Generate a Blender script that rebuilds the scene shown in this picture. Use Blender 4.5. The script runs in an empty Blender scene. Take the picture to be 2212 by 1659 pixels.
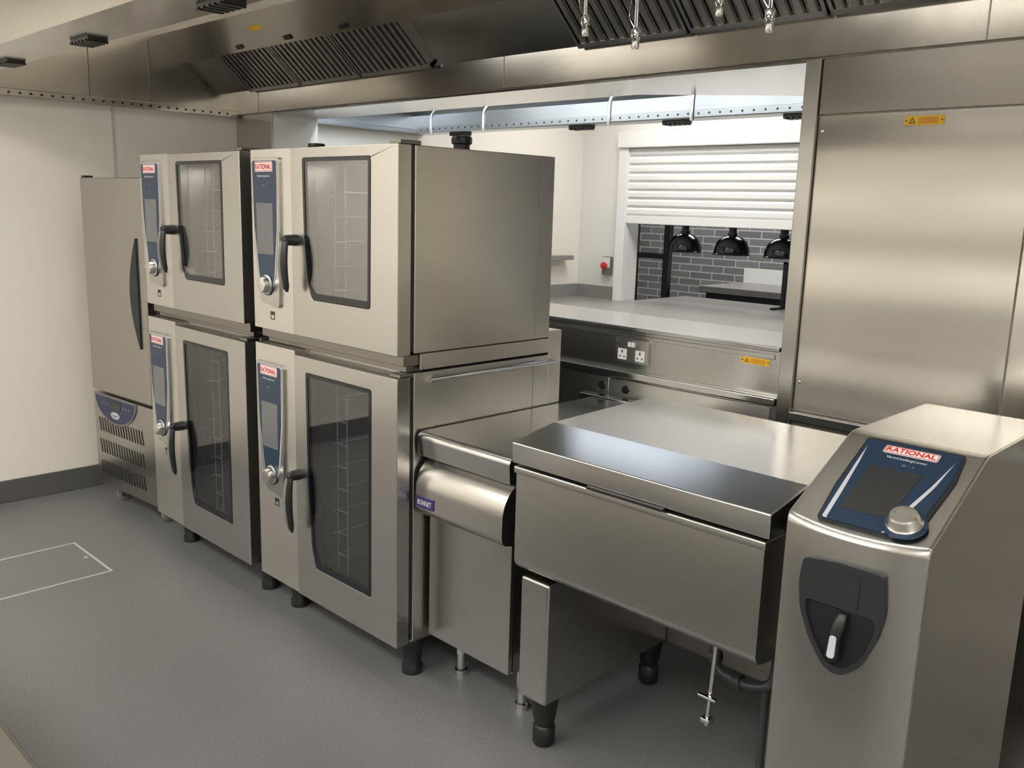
import bpy, bmesh, math
from mathutils import Matrix, Vector
C = bpy.context
scene = C.scene
COL = scene.collection
RX90 = Matrix.Rotation(math.radians(90), 4, 'X')

# ------------------------------------------------------------ materials
def new_mat(name):
    m = bpy.data.materials.new(name); m.use_nodes = True
    nt = m.node_tree; b = nt.nodes['Principled BSDF']
    return m, nt, b

def plain(name, col, rough=0.5, metal=0.0, spec=None, noise=0.0, nscale=20):
    m, nt, b = new_mat(name)
    b.inputs['Base Color'].default_value = (*col, 1)
    b.inputs['Roughness'].default_value = rough
    b.inputs['Metallic'].default_value = metal
    if spec is not None: b.inputs['Specular IOR Level'].default_value = spec
    tc = nt.nodes.new('ShaderNodeTexCoord'); n = nt.nodes.new('ShaderNodeTexNoise')
    n.inputs['Scale'].default_value = nscale; n.inputs['Detail'].default_value = 4
    nt.links.new(tc.outputs['Object'], n.inputs['Vector'])
    mr = nt.nodes.new('ShaderNodeMapRange')
    mr.inputs['To Min'].default_value = max(0, rough - 0.05 - noise); mr.inputs['To Max'].default_value = min(1, rough + 0.05 + noise)
    nt.links.new(n.outputs['Fac'], mr.inputs['Value']); nt.links.new(mr.outputs['Result'], b.inputs['Roughness'])
    return m

def steel(name, col=(0.545, 0.535, 0.51), rough=0.26, axis='X', wave=0.006, grain=0.03, aniso=0.5):
    """satin stainless: fine brushed grain in colour, gentle sheet waviness, stretched highlights across the grain"""
    m, nt, b = new_mat(name)
    b.inputs['Metallic'].default_value = 1.0
    b.inputs['Roughness'].default_value = rough
    tc = nt.nodes.new('ShaderNodeTexCoord'); mp = nt.nodes.new('ShaderNodeMapping')
    s = {'X': (1.2, 150, 150), 'Y': (150, 1.2, 150), 'Z': (150, 150, 1.2)}[axis]
    mp.inputs['Scale'].default_value = s
    n = nt.nodes.new('ShaderNodeTexNoise'); n.inputs['Scale'].default_value = 1.0; n.inputs['Detail'].default_value = 1
    nt.links.new(tc.outputs['Object'], mp.inputs['Vector']); nt.links.new(mp.outputs['Vector'], n.inputs['Vector'])
    mx = nt.nodes.new('ShaderNodeMix'); mx.data_type = 'RGBA'
    mx.inputs[6].default_value = (*[c * (1 - grain) for c in col], 1); mx.inputs[7].default_value = (*[min(1, c * (1 + grain)) for c in col], 1)
    nt.links.new(n.outputs['Fac'], mx.inputs[0]); nt.links.new(mx.outputs[2], b.inputs['Base Color'])
    mp2 = nt.nodes.new('ShaderNodeMapping'); mp2.inputs['Scale'].default_value = (0.35, 0.35, 3.0)
    n2 = nt.nodes.new('ShaderNodeTexNoise'); n2.inputs['Scale'].default_value = 1.0; n2.inputs['Detail'].default_value = 1
    nt.links.new(tc.outputs['Object'], mp2.inputs['Vector']); nt.links.new(mp2.outputs['Vector'], n2.inputs['Vector'])
    b2 = nt.nodes.new('ShaderNodeBump'); b2.inputs['Strength'].default_value = 1.0; b2.inputs['Distance'].default_value = wave
    nt.links.new(n2.outputs['Fac'], b2.inputs['Height']); nt.links.new(b2.outputs['Normal'], b.inputs['Normal'])
    if aniso > 0:
        b.inputs['Anisotropic'].default_value = aniso
        cx = nt.nodes.new('ShaderNodeCombineXYZ')
        tv = {'X': (0, 0.6, 0.8), 'Y': (0.6, 0, 0.8), 'Z': (0.8, 0.6, 0)}[axis]
        for i in range(3): cx.inputs[i].default_value = tv[i]
        nt.links.new(cx.outputs[0], b.inputs['Tangent'])
    return m

M = {}
M['steel'] = steel('brushed_steel')
M['steel_v'] = steel('brushed_steel_vertical', axis='Z', aniso=0.3)
M['steel_fridge'] = steel('chiller_steel', axis='Z', aniso=0.3, col=(0.44, 0.425, 0.395))
M['steel_y'] = steel('brushed_steel_depth', rough=0.32, axis='Y', col=(0.64, 0.625, 0.59), wave=0.010)
M['steel_shiny'] = steel('polished_steel', rough=0.20, col=(0.60, 0.60, 0.60), grain=0.015, wave=0.001, aniso=0.2)
M['steel_soffit'] = steel('soffit_steel', rough=0.12, col=(0.55, 0.55, 0.55), grain=0.01, wave=0.001, aniso=0)
M['steel_dark'] = steel('dark_steel', rough=0.32, col=(0.28, 0.265, 0.245))
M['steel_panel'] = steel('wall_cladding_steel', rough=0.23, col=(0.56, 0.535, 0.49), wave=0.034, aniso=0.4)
M['steel_head_darkened'] = steel('header_steel_dark_reflection', rough=0.26, col=(0.34, 0.32, 0.29), wave=0.01)  # darker base colour paints in the canopy's dark reflection on the header sheet
M['steel_can'] = steel('canopy_steel', rough=0.18, col=(0.68, 0.65, 0.60), aniso=0.2)
M['steel_cool'] = steel('cool_canopy_steel', rough=0.3, col=(0.50, 0.52, 0.54), aniso=0)
M['filter'] = steel('filter_steel', rough=0.28, col=(0.50, 0.48, 0.45), axis='Y', aniso=0)
M['chrome'] = plain('chrome', (0.75, 0.75, 0.76), 0.12, 1.0)
M['galv'] = plain('galvanised_pipe', (0.42, 0.44, 0.46), 0.35, 1.0)
M['knob'] = plain('satin_knob', (0.66, 0.65, 0.62), 0.28, 1.0)
M['wire'] = plain('rack_wire', (0.36, 0.355, 0.34), 0.4)
M['liner'] = plain('oven_cavity_liner', (0.24, 0.235, 0.225), 0.35)
M['black'] = plain('black_plastic', (0.012, 0.012, 0.013), 0.4)
M['blackgloss'] = plain('black_glass_border', (0.008, 0.009, 0.014), 0.15)
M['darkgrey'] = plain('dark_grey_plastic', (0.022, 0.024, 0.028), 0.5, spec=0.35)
M['greyplastic'] = plain('grey_plastic', (0.20, 0.20, 0.20), 0.4)
M['blue'] = plain('panel_blue', (0.012, 0.034, 0.072), 0.3)
M['pale'] = plain('panel_pale_trim', (0.55, 0.57, 0.64), 0.35)
M['screen'] = plain('screen_grey', (0.15, 0.155, 0.16), 0.18)
M['screen_dark'] = plain('screen_dark', (0.03, 0.033, 0.036), 0.25)
M['white'] = plain('white_enamel', (0.84, 0.84, 0.83), 0.35)
M['red'] = plain('red_ink', (0.62, 0.02, 0.03), 0.4)
M['purple'] = plain('badge_violet', (0.04, 0.035, 0.14), 0.35)
M['navy'] = plain('badge_navy', (0.02, 0.025, 0.075), 0.35)
M['yellow'] = plain('label_yellow', (0.85, 0.52, 0.02), 0.45)
M['orange'] = plain('label_orange', (0.6, 0.2, 0.02), 0.45)
M['cream'] = plain('cream_wall', (0.86, 0.82, 0.745), 0.45, noise=0.05, nscale=3)
M['beige'] = plain('beige_wall', (0.60, 0.575, 0.535), 0.5)
M['white_wall'] = plain('white_wall', (0.82, 0.81, 0.78), 0.4)
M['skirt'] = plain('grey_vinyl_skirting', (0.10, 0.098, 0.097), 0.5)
M['counter'] = plain('grey_solid_counter', (0.27, 0.262, 0.25), 0.36)
M['ceil'] = plain('ceiling_white', (0.75, 0.74, 0.71), 0.7)
M['copper'] = plain('dome_inside', (0.10, 0.085, 0.06), 0.25, 1.0)
M['waste'] = plain('grey_waste_pipe', (0.06, 0.06, 0.065), 0.35)
M['joint'] = plain('wall_joint', (0.62, 0.60, 0.56), 0.5)
M['hatchline'] = plain('access_cover_trim', (0.50, 0.49, 0.47), 0.4)

def floor_mat():
    m, nt, b = new_mat('speckled_vinyl_floor')
    tc = nt.nodes.new('ShaderNodeTexCoord')
    n = nt.nodes.new('ShaderNodeTexNoise'); n.inputs['Scale'].default_value = 240; n.inputs['Detail'].default_value = 3
    n2 = nt.nodes.new('ShaderNodeTexNoise'); n2.inputs['Scale'].default_value = 2.0; n2.inputs['Detail'].default_value = 5
    nt.links.new(tc.outputs['Object'], n.inputs['Vector']); nt.links.new(tc.outputs['Object'], n2.inputs['Vector'])
    r = nt.nodes.new('ShaderNodeValToRGB'); e = r.color_ramp.elements
    e[0].position = 0.34; e[0].color = (0.140, 0.140, 0.146, 1); e[1].position = 0.76; e[1].color = (0.250, 0.249, 0.254, 1)
    nt.links.new(n.outputs['Fac'], r.inputs['Fac'])
    mx = nt.nodes.new('ShaderNodeMix'); mx.data_type = 'RGBA'; mx.blend_type = 'MULTIPLY'; mx.inputs[0].default_value = 0.22
    nt.links.new(r.outputs['Color'], mx.inputs[6]); nt.links.new(n2.outputs['Fac'], mx.inputs[7])
    nt.links.new(mx.outputs[2], b.inputs['Base Color'])
    mr = nt.nodes.new('ShaderNodeMapRange'); mr.inputs['To Min'].default_value = 0.40; mr.inputs['To Max'].default_value = 0.52
    nt.links.new(n2.outputs['Fac'], mr.inputs['Value']); nt.links.new(mr.outputs['Result'], b.inputs['Roughness'])
    bp = nt.nodes.new('ShaderNodeBump'); bp.inputs['Strength'].default_value = 0.1; bp.inputs['Distance'].default_value = 0.001
    nt.links.new(n.outputs['Fac'], bp.inputs['Height']); nt.links.new(bp.outputs['Normal'], b.inputs['Normal'])
    return m
M['floor'] = floor_mat()

def brick_mat():
    m, nt, b = new_mat('grey_brick')
    tc = nt.nodes.new('ShaderNodeTexCoord'); sx = nt.nodes.new('ShaderNodeSeparateXYZ'); cx = nt.nodes.new('ShaderNodeCombineXYZ')
    nt.links.new(tc.outputs['Object'], sx.inputs[0]); nt.links.new(sx.outputs['X'], cx.inputs['X']); nt.links.new(sx.outputs['Z'], cx.inputs['Y'])
    br = nt.nodes.new('ShaderNodeTexBrick'); br.inputs['Scale'].default_value = 1.0
    br.inputs['Brick Width'].default_value = 0.28; br.inputs['Row Height'].default_value = 0.078; br.inputs['Mortar Size'].default_value = 0.006
    br.inputs['Color1'].default_value = (0.19, 0.185, 0.19, 1); br.inputs['Color2'].default_value = (0.27, 0.265, 0.265, 1); br.inputs['Mortar'].default_value = (0.6, 0.6, 0.58, 1)
    nt.links.new(cx.outputs[0], br.inputs['Vector']); nt.links.new(br.outputs['Color'], b.inputs['Base Color'])
    b.inputs['Roughness'].default_value = 0.6
    return m
M['brick'] = brick_mat()

def glass_mat(name, tint, gl, trans):
    m = bpy.data.materials.new(name); m.use_nodes = True; nt = m.node_tree; nt.nodes.clear()
    o = nt.nodes.new('ShaderNodeOutputMaterial'); mx = nt.nodes.new('ShaderNodeMixShader')
    t = nt.nodes.new('ShaderNodeBsdfTransparent'); t.inputs['Color'].default_value = (*trans, 1)
    g = nt.nodes.new('ShaderNodeBsdfGlossy'); g.inputs['Color'].default_value = (*tint, 1); g.inputs['Roughness'].default_value = 0.02
    mx.inputs[0].default_value = gl
    nt.links.new(t.outputs[0], mx.inputs[1]); nt.links.new(g.outputs[0], mx.inputs[2]); nt.links.new(mx.outputs[0], o.inputs[0])
    return m
M['glass'] = glass_mat('oven_door_glass', (0.9, 0.9, 0.9), 0.17, (0.88, 0.88, 0.88))
M['glass_dark'] = glass_mat('oven_door_glass_dark', (0.85, 0.86, 0.88), 0.11, (0.76, 0.77, 0.79))

def emis(name, col, s):
    m = bpy.data.materials.new(name); m.use_nodes = True; nt = m.node_tree; nt.nodes.clear()
    o = nt.nodes.new('ShaderNodeOutputMaterial'); e = nt.nodes.new('ShaderNodeEmission')
    e.inputs[0].default_value = (*col, 1); e.inputs[1].default_value = s; nt.links.new(e.outputs[0], o.inputs[0]); return m
M['lamp'] = emis('warm_light_panel', (1.0, 0.955, 0.88), 20)
M['lamp2'] = emis('canopy_light', (1.0, 0.96, 0.89), 14)
M['lamp3'] = emis('servery_light', (1.0, 0.97, 0.92), 12)
M['lamp5'] = emis('cool_canopy_strip', (0.82, 0.91, 1.0), 3.2)
M['bulb'] = emis('heat_bulb', (1.0, 0.7, 0.35), 1.5)

# ------------------------------------------------------------ mesh helpers
def thing(name, loc, label, category, group=None):
    o = bpy.data.objects.new(name, None); o.location = loc; o.empty_display_size = 0.1
    COL.objects.link(o); o['label'] = label; o['category'] = category
    if group: o['group'] = group
    return o

def wloc(o):
    v = Vector(o.location)
    while o.parent: o = o.parent; v = v + Vector(o.location)
    return v

def finish(name, me, mat, parent=None, bevel=0.0, smooth=35, label=None, kind=None, category=None, seg=2, wn=False, keep=False):
    me.materials.clear(); me.materials.append(M[mat] if isinstance(mat, str) else mat)
    me.name = name
    vs = [v.co for v in me.vertices]
    mn = Vector([min(v[i] for v in vs) for i in range(3)]); mxx = Vector([max(v[i] for v in vs) for i in range(3)])
    c = (mn + mxx) / 2
    me.transform(Matrix.Translation(-c))
    for p in me.polygons: p.use_smooth = True
    me.set_sharp_from_angle(angle=math.radians(smooth))
    o = bpy.data.objects.new(name, me); COL.objects.link(o)
    if parent is not None:
        o.parent = parent; o.location = c - wloc(parent)
    else: o.location = c
    if bevel > 0:
        b = o.modifiers.new('edge', 'BEVEL'); b.width = bevel; b.segments = seg; b.limit_method = 'ANGLE'; b.angle_limit = math.radians(40)
    if bevel > 0 or wn:
        w_ = o.modifiers.new('normals', 'WEIGHTED_NORMAL'); w_.keep_sharp = (bevel == 0) or keep; w_.weight = 100
    if label: o['label'] = label
    if kind: o['kind'] = kind
    if category: o['category'] = category
    return o

def mesh_from(verts, faces, mtx=None):
    me = bpy.data.meshes.new('m'); me.from_pydata(verts, [], faces)
    if mtx is not None: me.transform(mtx)
    bm = bmesh.new(); bm.from_mesh(me); bmesh.ops.recalc_face_normals(bm, faces=bm.faces); bm.to_mesh(me); bm.free()
    me.update(); return me

def boxes(name, lst, mat, parent=None, mtx=None, **k):
    V, F = [], []
    for (x0, x1, y0, y1, z0, z1) in lst:
        n = len(V)
        V += [(x0, y0, z0), (x1, y0, z0), (x1, y1, z0), (x0, y1, z0), (x0, y0, z1), (x1, y0, z1), (x1, y1, z1), (x0, y1, z1)]
        F += [tuple(n + i for i in f) for f in ((0, 3, 2, 1), (4, 5, 6, 7), (0, 1, 5, 4), (1, 2, 6, 5), (2, 3, 7, 6), (3, 0, 4, 7))]
    return finish(name, mesh_from(V, F, mtx), mat, parent, **k)

def box(name, x0, x1, y0, y1, z0, z1, mat, parent=None, **k):
    return boxes(name, [(x0, x1, y0, y1, z0, z1)], mat, parent, **k)

def each(name, lst, mat, parent=None, **k):
    for b in lst: boxes(name, [b], mat, parent, **k)

def prism(name, prof, x0, x1, mat, parent=None, nx=1, deform=None, **k):
    n = len(prof); V = []; F = []
    for i in range(nx + 1):
        x = x0 + (x1 - x0) * i / nx
        for (y, z) in prof:
            p = (x, y, z)
            if deform: p = deform(*p)
            V.append(p)
    for i in range(nx):
        for j in range(n):
            F.append((i * n + j, i * n + (j + 1) % n, (i + 1) * n + (j + 1) % n, (i + 1) * n + j))
    F.append(tuple(range(n))[::-1]); F.append(tuple(nx * n + j for j in range(n)))
    k.setdefault('wn', True)
    return finish(name, mesh_from(V, F), mat, parent, **k)

def rpoly(pts, r, n=5):
    out = []; N = len(pts)
    for i in range(N):
        p = Vector(pts[i]); a = Vector(pts[i - 1]); b = Vector(pts[(i + 1) % N])
        da, db = (a - p), (b - p); rr = min(r, da.length * 0.45, db.length * 0.45)
        s = p + da.normalized() * rr; e = p + db.normalized() * rr
        for k in range(n + 1):
            t = k / n
            out.append(tuple((1 - t) ** 2 * s + 2 * t * (1 - t) * p + t * t * e))
    return out

def curve_mesh(cu):
    o = bpy.data.objects.new('tmp', cu); COL.objects.link(o)
    dg = C.evaluated_depsgraph_get(); dg.update()
    me = bpy.data.meshes.new_from_object(o.evaluated_get(dg))
    bpy.data.objects.remove(o); return me

def plate(name, outlines, th, mtx, mat, parent=None, **k):
    cu = bpy.data.curves.new('c', 'CURVE'); cu.dimensions = '2D'; cu.fill_mode = 'BOTH'; cu.extrude = th / 2
    for pts in outlines:
        sp = cu.splines.new('POLY'); sp.points.add(len(pts) - 1); sp.use_cyclic_u = True
        for i, p in enumerate(pts): sp.points[i].co = (p[0], p[1], 0, 1)
    me = curve_mesh(cu)
    bm = bmesh.new(); bm.from_mesh(me); bmesh.ops.remove_doubles(bm, verts=bm.verts, dist=1e-6); bmesh.ops.recalc_face_normals(bm, faces=bm.faces); bm.to_mesh(me); bm.free()
    me.transform(mtx @ Matrix.Translation((0, 0, -th / 2)))
    return finish(name, me, mat, parent, **k)

def front(y): return Matrix.Translation((0, y, 0)) @ RX90

def text(name, body, width, height, cx, cz, mtx, mat, parent=None, bold=0.0, shear=0.0, th=0.0012):
    cu = bpy.data.curves.new('t', 'FONT'); cu.body = body; cu.size = 1; cu.offset = bold; cu.shear = shear; cu.extrude = 0.0; cu.resolution_u = 3
    me = curve_mesh(cu)
    xs = [v.co.x for v in me.vertices]; ys = [v.co.y for v in me.vertices]
    w = max(xs) - min(xs); h = max(ys) - min(ys)
    sx = width / w; sy = (height / h) if height else sx
    me.transform(Matrix.Translation((cx, cz, th)) @ Matrix.Diagonal((sx, sy, 1, 1)) @ Matrix.Translation((-(max(xs) + min(xs)) / 2, -(max(ys) + min(ys)) / 2, 0)))
    me.transform(mtx)
    return finish(name, me, mat, parent)

def tube(name, pts, r, mat, parent=None, res=4, **k):
    cu = bpy.data.curves.new('c', 'CURVE'); cu.dimensions = '3D'; cu.bevel_depth = r; cu.bevel_resolution = res; cu.use_fill_caps = True
    groups = pts if isinstance(pts[0][0], (tuple, list)) else [pts]
    for g in groups:
        sp = cu.splines.new('POLY'); sp.points.add(len(g) - 1)
        for i, p in enumerate(g): sp.points[i].co = (*p, 1)
    return finish(name, curve_mesh(cu), mat, parent, **k)

def smoothpath(pts, r=0.03, n=4):
    out = [pts[0]]
    for i in range(1, len(pts) - 1):
        p = Vector(pts[i]); a = Vector(pts[i - 1]) - p; b = Vector(pts[i + 1]) - p
        rr = min(r, a.length * 0.45, b.length * 0.45); s = p + a.normalized() * rr; e = p + b.normalized() * rr
        for k in range(n + 1):
            t = k / n; out.append(tuple((1 - t) ** 2 * s + 2 * t * (1 - t) * p + t * t * e))
    out.append(pts[-1]); return out

def lathe(name, prof, center, mat, parent=None, rot=None, seg=32, **k):
    V, F = [], []
    n = len(prof)
    for i in range(seg):
        a = 2 * math.pi * i / seg
        for (r, h) in prof: V.append((r * math.cos(a), r * math.sin(a), h))
    for i in range(seg):
        for j in range(n - 1):
            a, b = i * n + j, i * n + j + 1; c2, d = ((i + 1) % seg) * n + j + 1, ((i + 1) % seg) * n + j
            F.append((a, b, c2, d))
    mt = Matrix.Translation(center)
    if rot is not None: mt = mt @ rot
    me = mesh_from(V, F, mt)
    bm = bmesh.new(); bm.from_mesh(me); bmesh.ops.remove_doubles(bm, verts=bm.verts, dist=1e-5); bm.to_mesh(me); bm.free()
    return finish(name, me, mat, parent, smooth=40, **k)

def loft(name, secs, mat, parent=None, seg=14, **k):
    V, F = [], []
    for (c, a, b) in secs:
        c, a, b = Vector(c), Vector(a), Vector(b)
        for i in range(seg):
            t = 2 * math.pi * i / seg; V.append(tuple(c + a * math.cos(t) + b * math.sin(t)))
    for s in range(len(secs) - 1):
        for i in range(seg):
            F.append((s * seg + i, s * seg + (i + 1) % seg, (s + 1) * seg + (i + 1) % seg, (s + 1) * seg + i))
    F.append(tuple(range(seg))); F.append(tuple((len(secs) - 1) * seg + i for i in range(seg)))
    return finish(name, mesh_from(V, F), mat, parent, smooth=50, **k)

def copy_thing(root, off, label=None):
    r = root.copy(); r.location = Vector(root.location) + Vector(off); COL.objects.link(r)
    if label: r['label'] = label
    def rec(src, dst):
        for ch in [o for o in list(bpy.data.objects) if o.parent == src]:
            c = ch.copy(); c.parent = dst; COL.objects.link(c); rec(ch, c)
    rec(root, r); return r

def struct(name, lst, mat, **k):
    return boxes(name, lst, mat, kind='structure', **k)

def area(name, loc, size, energy, col, rot=(0, 0, 0)):
    l = bpy.data.lights.new(name, 'AREA'); l.shape = 'RECTANGLE'; l.size, l.size_y = size; l.energy = energy; l.color = col
    o = bpy.data.objects.new(name, l); o.location = loc; o.rotation_euler = rot; COL.objects.link(o); return o

# ------------------------------------------------------------ room shell
XL = -5.025; YP = 2.75; ZC = 2.70
struct('floor', [(-5.2, 3.0, -3.0, 5.75, -0.1, 0.0)], 'floor')
struct('ceiling', [(-5.2, 3.0, -3.0, 5.75, ZC, ZC + 0.1)], 'ceil')
struct('wall_left', [(XL - 0.12, XL, -3.0, YP + 0.29, 0, ZC)], 'cream')
struct('wall_back', [(XL - 0.12, 3.1, -3.1, -3.0, 0, ZC)], 'beige')
struct('wall_right', [(3.0, 3.1, -3.0, 5.75, 0, ZC)], 'cream')
JX = -4.614; RJ = -1.42
struct('wall_partition', [(XL, JX, YP, YP + 0.29, 0, ZC), (JX, RJ, YP, YP + 0.29, 2.08, ZC), (RJ, 3.0, YP, YP + 0.29, 0, ZC)], 'cream')
struct('baseboard_left', [(XL, XL + 0.012, -3.0, YP, 0, 0.12)], 'skirt', bevel=0.004)
struct('trim_1', [(XL, XL + 0.004, 2.02, 2.035, 0.12, 2.06)], 'joint')
struct('wall_servery_left', [(-4.91, -4.79, YP + 0.29, 5.63, 0, ZC)], 'cream')
HX0, HX1 = -4.29, -1.6
struct('wall_hatch', [(-4.91, HX0, 5.63, 5.75, 0, ZC), (HX0, HX1, 5.63, 5.75, 2.07, ZC), (HX1, 3.0, 5.63, 5.75, 0, ZC), (HX0, HX1, 5.63, 5.75, 0, 0.86)], 'white_wall')
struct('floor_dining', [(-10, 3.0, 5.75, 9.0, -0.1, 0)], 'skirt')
struct('wall_brick', [(-10, 3.0, 8.5, 8.6, 0, 3.0)], 'brick')
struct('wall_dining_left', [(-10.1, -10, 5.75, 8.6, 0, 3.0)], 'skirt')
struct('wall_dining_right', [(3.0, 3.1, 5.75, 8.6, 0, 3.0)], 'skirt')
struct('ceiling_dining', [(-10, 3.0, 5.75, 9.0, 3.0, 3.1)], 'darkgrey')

# partition cladding
cl = thing('wall_cladding', (-0.2, YP, 0), 'brushed stainless steel wall panels with thin joints beside the serving opening', 'wall panel')
YQ = YP - 0.002
box('panel', -1.368, -0.747, YP - 0.012, YQ, 0.965, 1.905, 'steel_panel', cl, bevel=0.002)
box('panel', -0.743, 1.6, YP - 0.012, YQ, 0.965, 1.905, 'steel_panel', cl, bevel=0.002)
box('header_sheet', -1.368, 1.6, YP - 0.016, YQ, 1.909, 2.075, 'steel_head_darkened', cl, bevel=0.002)
box('panel', -1.368, -0.30, YP - 0.012, YQ, 0.0, 0.93, 'steel_panel', cl, bevel=0.002)
box('panel', -0.296, 1.6, YP - 0.012, YQ, 0.0, 0.93, 'steel_panel', cl, bevel=0.002)
box('ledge', -1.368, 1.6, YP - 0.04, YQ, 0.93, 0.962, 'steel_shiny', cl, bevel=0.004)
box('corner_post', RJ, -1.37, YP - 0.028, YQ, 0.0, 2.075, 'steel_v', cl, bevel=0.003)
for z in (1.86, 1.06):
    lathe('screw', [(0, 0.003), (0.005, 0.002), (0.006, 0)], (-1.352, YP - 0.012, z), 'chrome', cl, rot=RX90, seg=16)
pc = thing('pier_cladding', (-4.82, YP - 0.01, 0), 'stainless steel sheet cladding on the wall pier', 'wall panel')
box('panel', XL + 0.02, JX, YP - 0.012, YQ, 0, 2.075, 'steel_v', pc, bevel=0.002)
so = thing('soffit_panel', (-3, 2.9, 2.07), 'polished stainless sheet lining the underside of the opening', 'wall panel')
plate('panel', [[(JX + 0.002, YP - 0.01), (RJ - 0.002, YP - 0.01), (RJ - 0.002, 3.60), (-1.62, 3.60), (-2.35, 3.10), (JX + 0.002, 3.05)]], 0.008, Matrix.Translation((0, 0, 2.076)), 'steel_soffit', so)

# service spine
sp = thing('service_spine', (-3.0, YP, 0), 'low stainless service wall with a bright cap, sockets and access panels', 'service wall')
SY = YP - 0.005
box('body', JX + 0.005, RJ - 0.005, SY, YP + 0.29, 0.0, 1.15, 'steel', sp)
box('cap', JX + 0.003, RJ - 0.003, SY - 0.03, 3.08, 1.15, 1.168, 'steel_shiny', sp, bevel=0.004)
box('ledge', JX + 0.005, RJ - 0.005, SY - 0.035, SY, 0.965, 0.995, 'steel_shiny', sp, bevel=0.006)
box('access_panel', -4.4, -2.145, SY - 0.008, SY, 0.60, 0.955, 'steel_y', sp, bevel=0.002)
box('access_panel', -2.14, -1.45, SY - 0.008, SY, 0.60, 0.955, 'steel_y', sp, bevel=0.002)
box('top_rail', -4.4, -1.45, SY - 0.006, SY, 1.12, 1.135, 'steel', sp, bevel=0.002)
for kx in (-2.176, -2.06):
    lathe('grommet', [(0, 0.012), (0.012, 0.012), (0.016, 0.006), (0.016, 0)], (kx, SY - 0.008, 0.918), 'black', sp, rot=RX90)
sk = thing('power_socket', (-2.04, SY - 0.006, 1.03), 'metal-clad double power socket with white switches', 'socket')
plate('faceplate', [rpoly([(-2.117, 1.027), (-1.963, 1.027), (-1.963, 1.118), (-2.117, 1.118)], 0.006)], 0.012, front(SY - 0.013), 'knob', sk)
for cx in (-2.082, -1.998):
    ol = plate('outlet', [rpoly([(cx - 0.021, 1.036), (cx + 0.021, 1.036), (cx + 0.021, 1.078), (cx - 0.021, 1.078)], 0.004)], 0.003, front(SY - 0.0145), 'white', sk)
    each('pin_hole', [(cx - 0.003, cx + 0.003, SY - 0.0152, SY - 0.014, 1.062, 1.072), (cx - 0.014, cx - 0.007, SY - 0.0152, SY - 0.014, 1.045, 1.050), (cx + 0.007, cx + 0.014, SY - 0.0152, SY - 0.014, 1.045, 1.050)], 'black', ol)
each('switch', [(-2.055, -2.042, SY - 0.018, SY - 0.012, 1.088, 1.107), (-2.038, -2.025, SY - 0.018, SY - 0.012, 1.088, 1.107)], 'white', sk, bevel=0.001)

def warning(cx, cz, w, h, y):
    t = thing('warning_label', (cx, y, cz), 'yellow warning label with a black hazard triangle on steel', 'sign', 'yellow warning labels')
    plate('plate', [rpoly([(cx - w / 2, cz - h / 2), (cx + w / 2, cz - h / 2), (cx + w / 2, cz + h / 2), (cx - w / 2, cz + h / 2)], 0.002)], 0.0015, front(y - 0.0015), 'yellow', t)
    a = h * 0.36; tx = cx - w * 0.30
    plate('hazard_triangle', [[(tx - a, cz - a * 0.8), (tx + a, cz - a * 0.8), (tx, cz + a)], [(tx - a * 0.55, cz - a * 0.55), (tx + a * 0.55, cz - a * 0.55), (tx, cz + a * 0.6)]], 0.0005, front(y - 0.002), 'black', t)
    boxes('print', [(cx - w * 0.15, cx + w * 0.36, y - 0.002, y - 0.0014, cz + h * q, cz + h * (q + 0.09)) for q in (0.2, 0.03, -0.14, -0.31)], 'orange', t)
    each('rivet', [(cx + s * w * 0.45 - 0.002, cx + s * w * 0.45 + 0.002, y - 0.003, y - 0.0014, cz - 0.002, cz + 0.002) for s in (-1, 1)], 'black', t)
warning(-1.045, 1.878, 0.112, 0.026, YP - 0.012)
warning(-1.522, 1.105, 0.108, 0.022, SY)

ac = thing('access_cover', (-3.99, 1.18, 0.0), 'square floor access cover outlined by a pale metal trim', 'floor cover')
plate('frame', [[(-4.215, 0.95), (-3.773, 0.95), (-3.773, 1.415), (-4.215, 1.415)], [(-4.206, 0.959), (-3.782, 0.959), (-3.782, 1.406), (-4.206, 1.406)]], 0.002, Matrix.Translation((0, 0, 0.002)), 'hatchline', ac)
lathe('keyhole', [(0, 0.002), (0.009, 0.002), (0.009, 0.0)], (-4.0, 1.385, 0.0), 'hatchline', ac)

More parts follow.
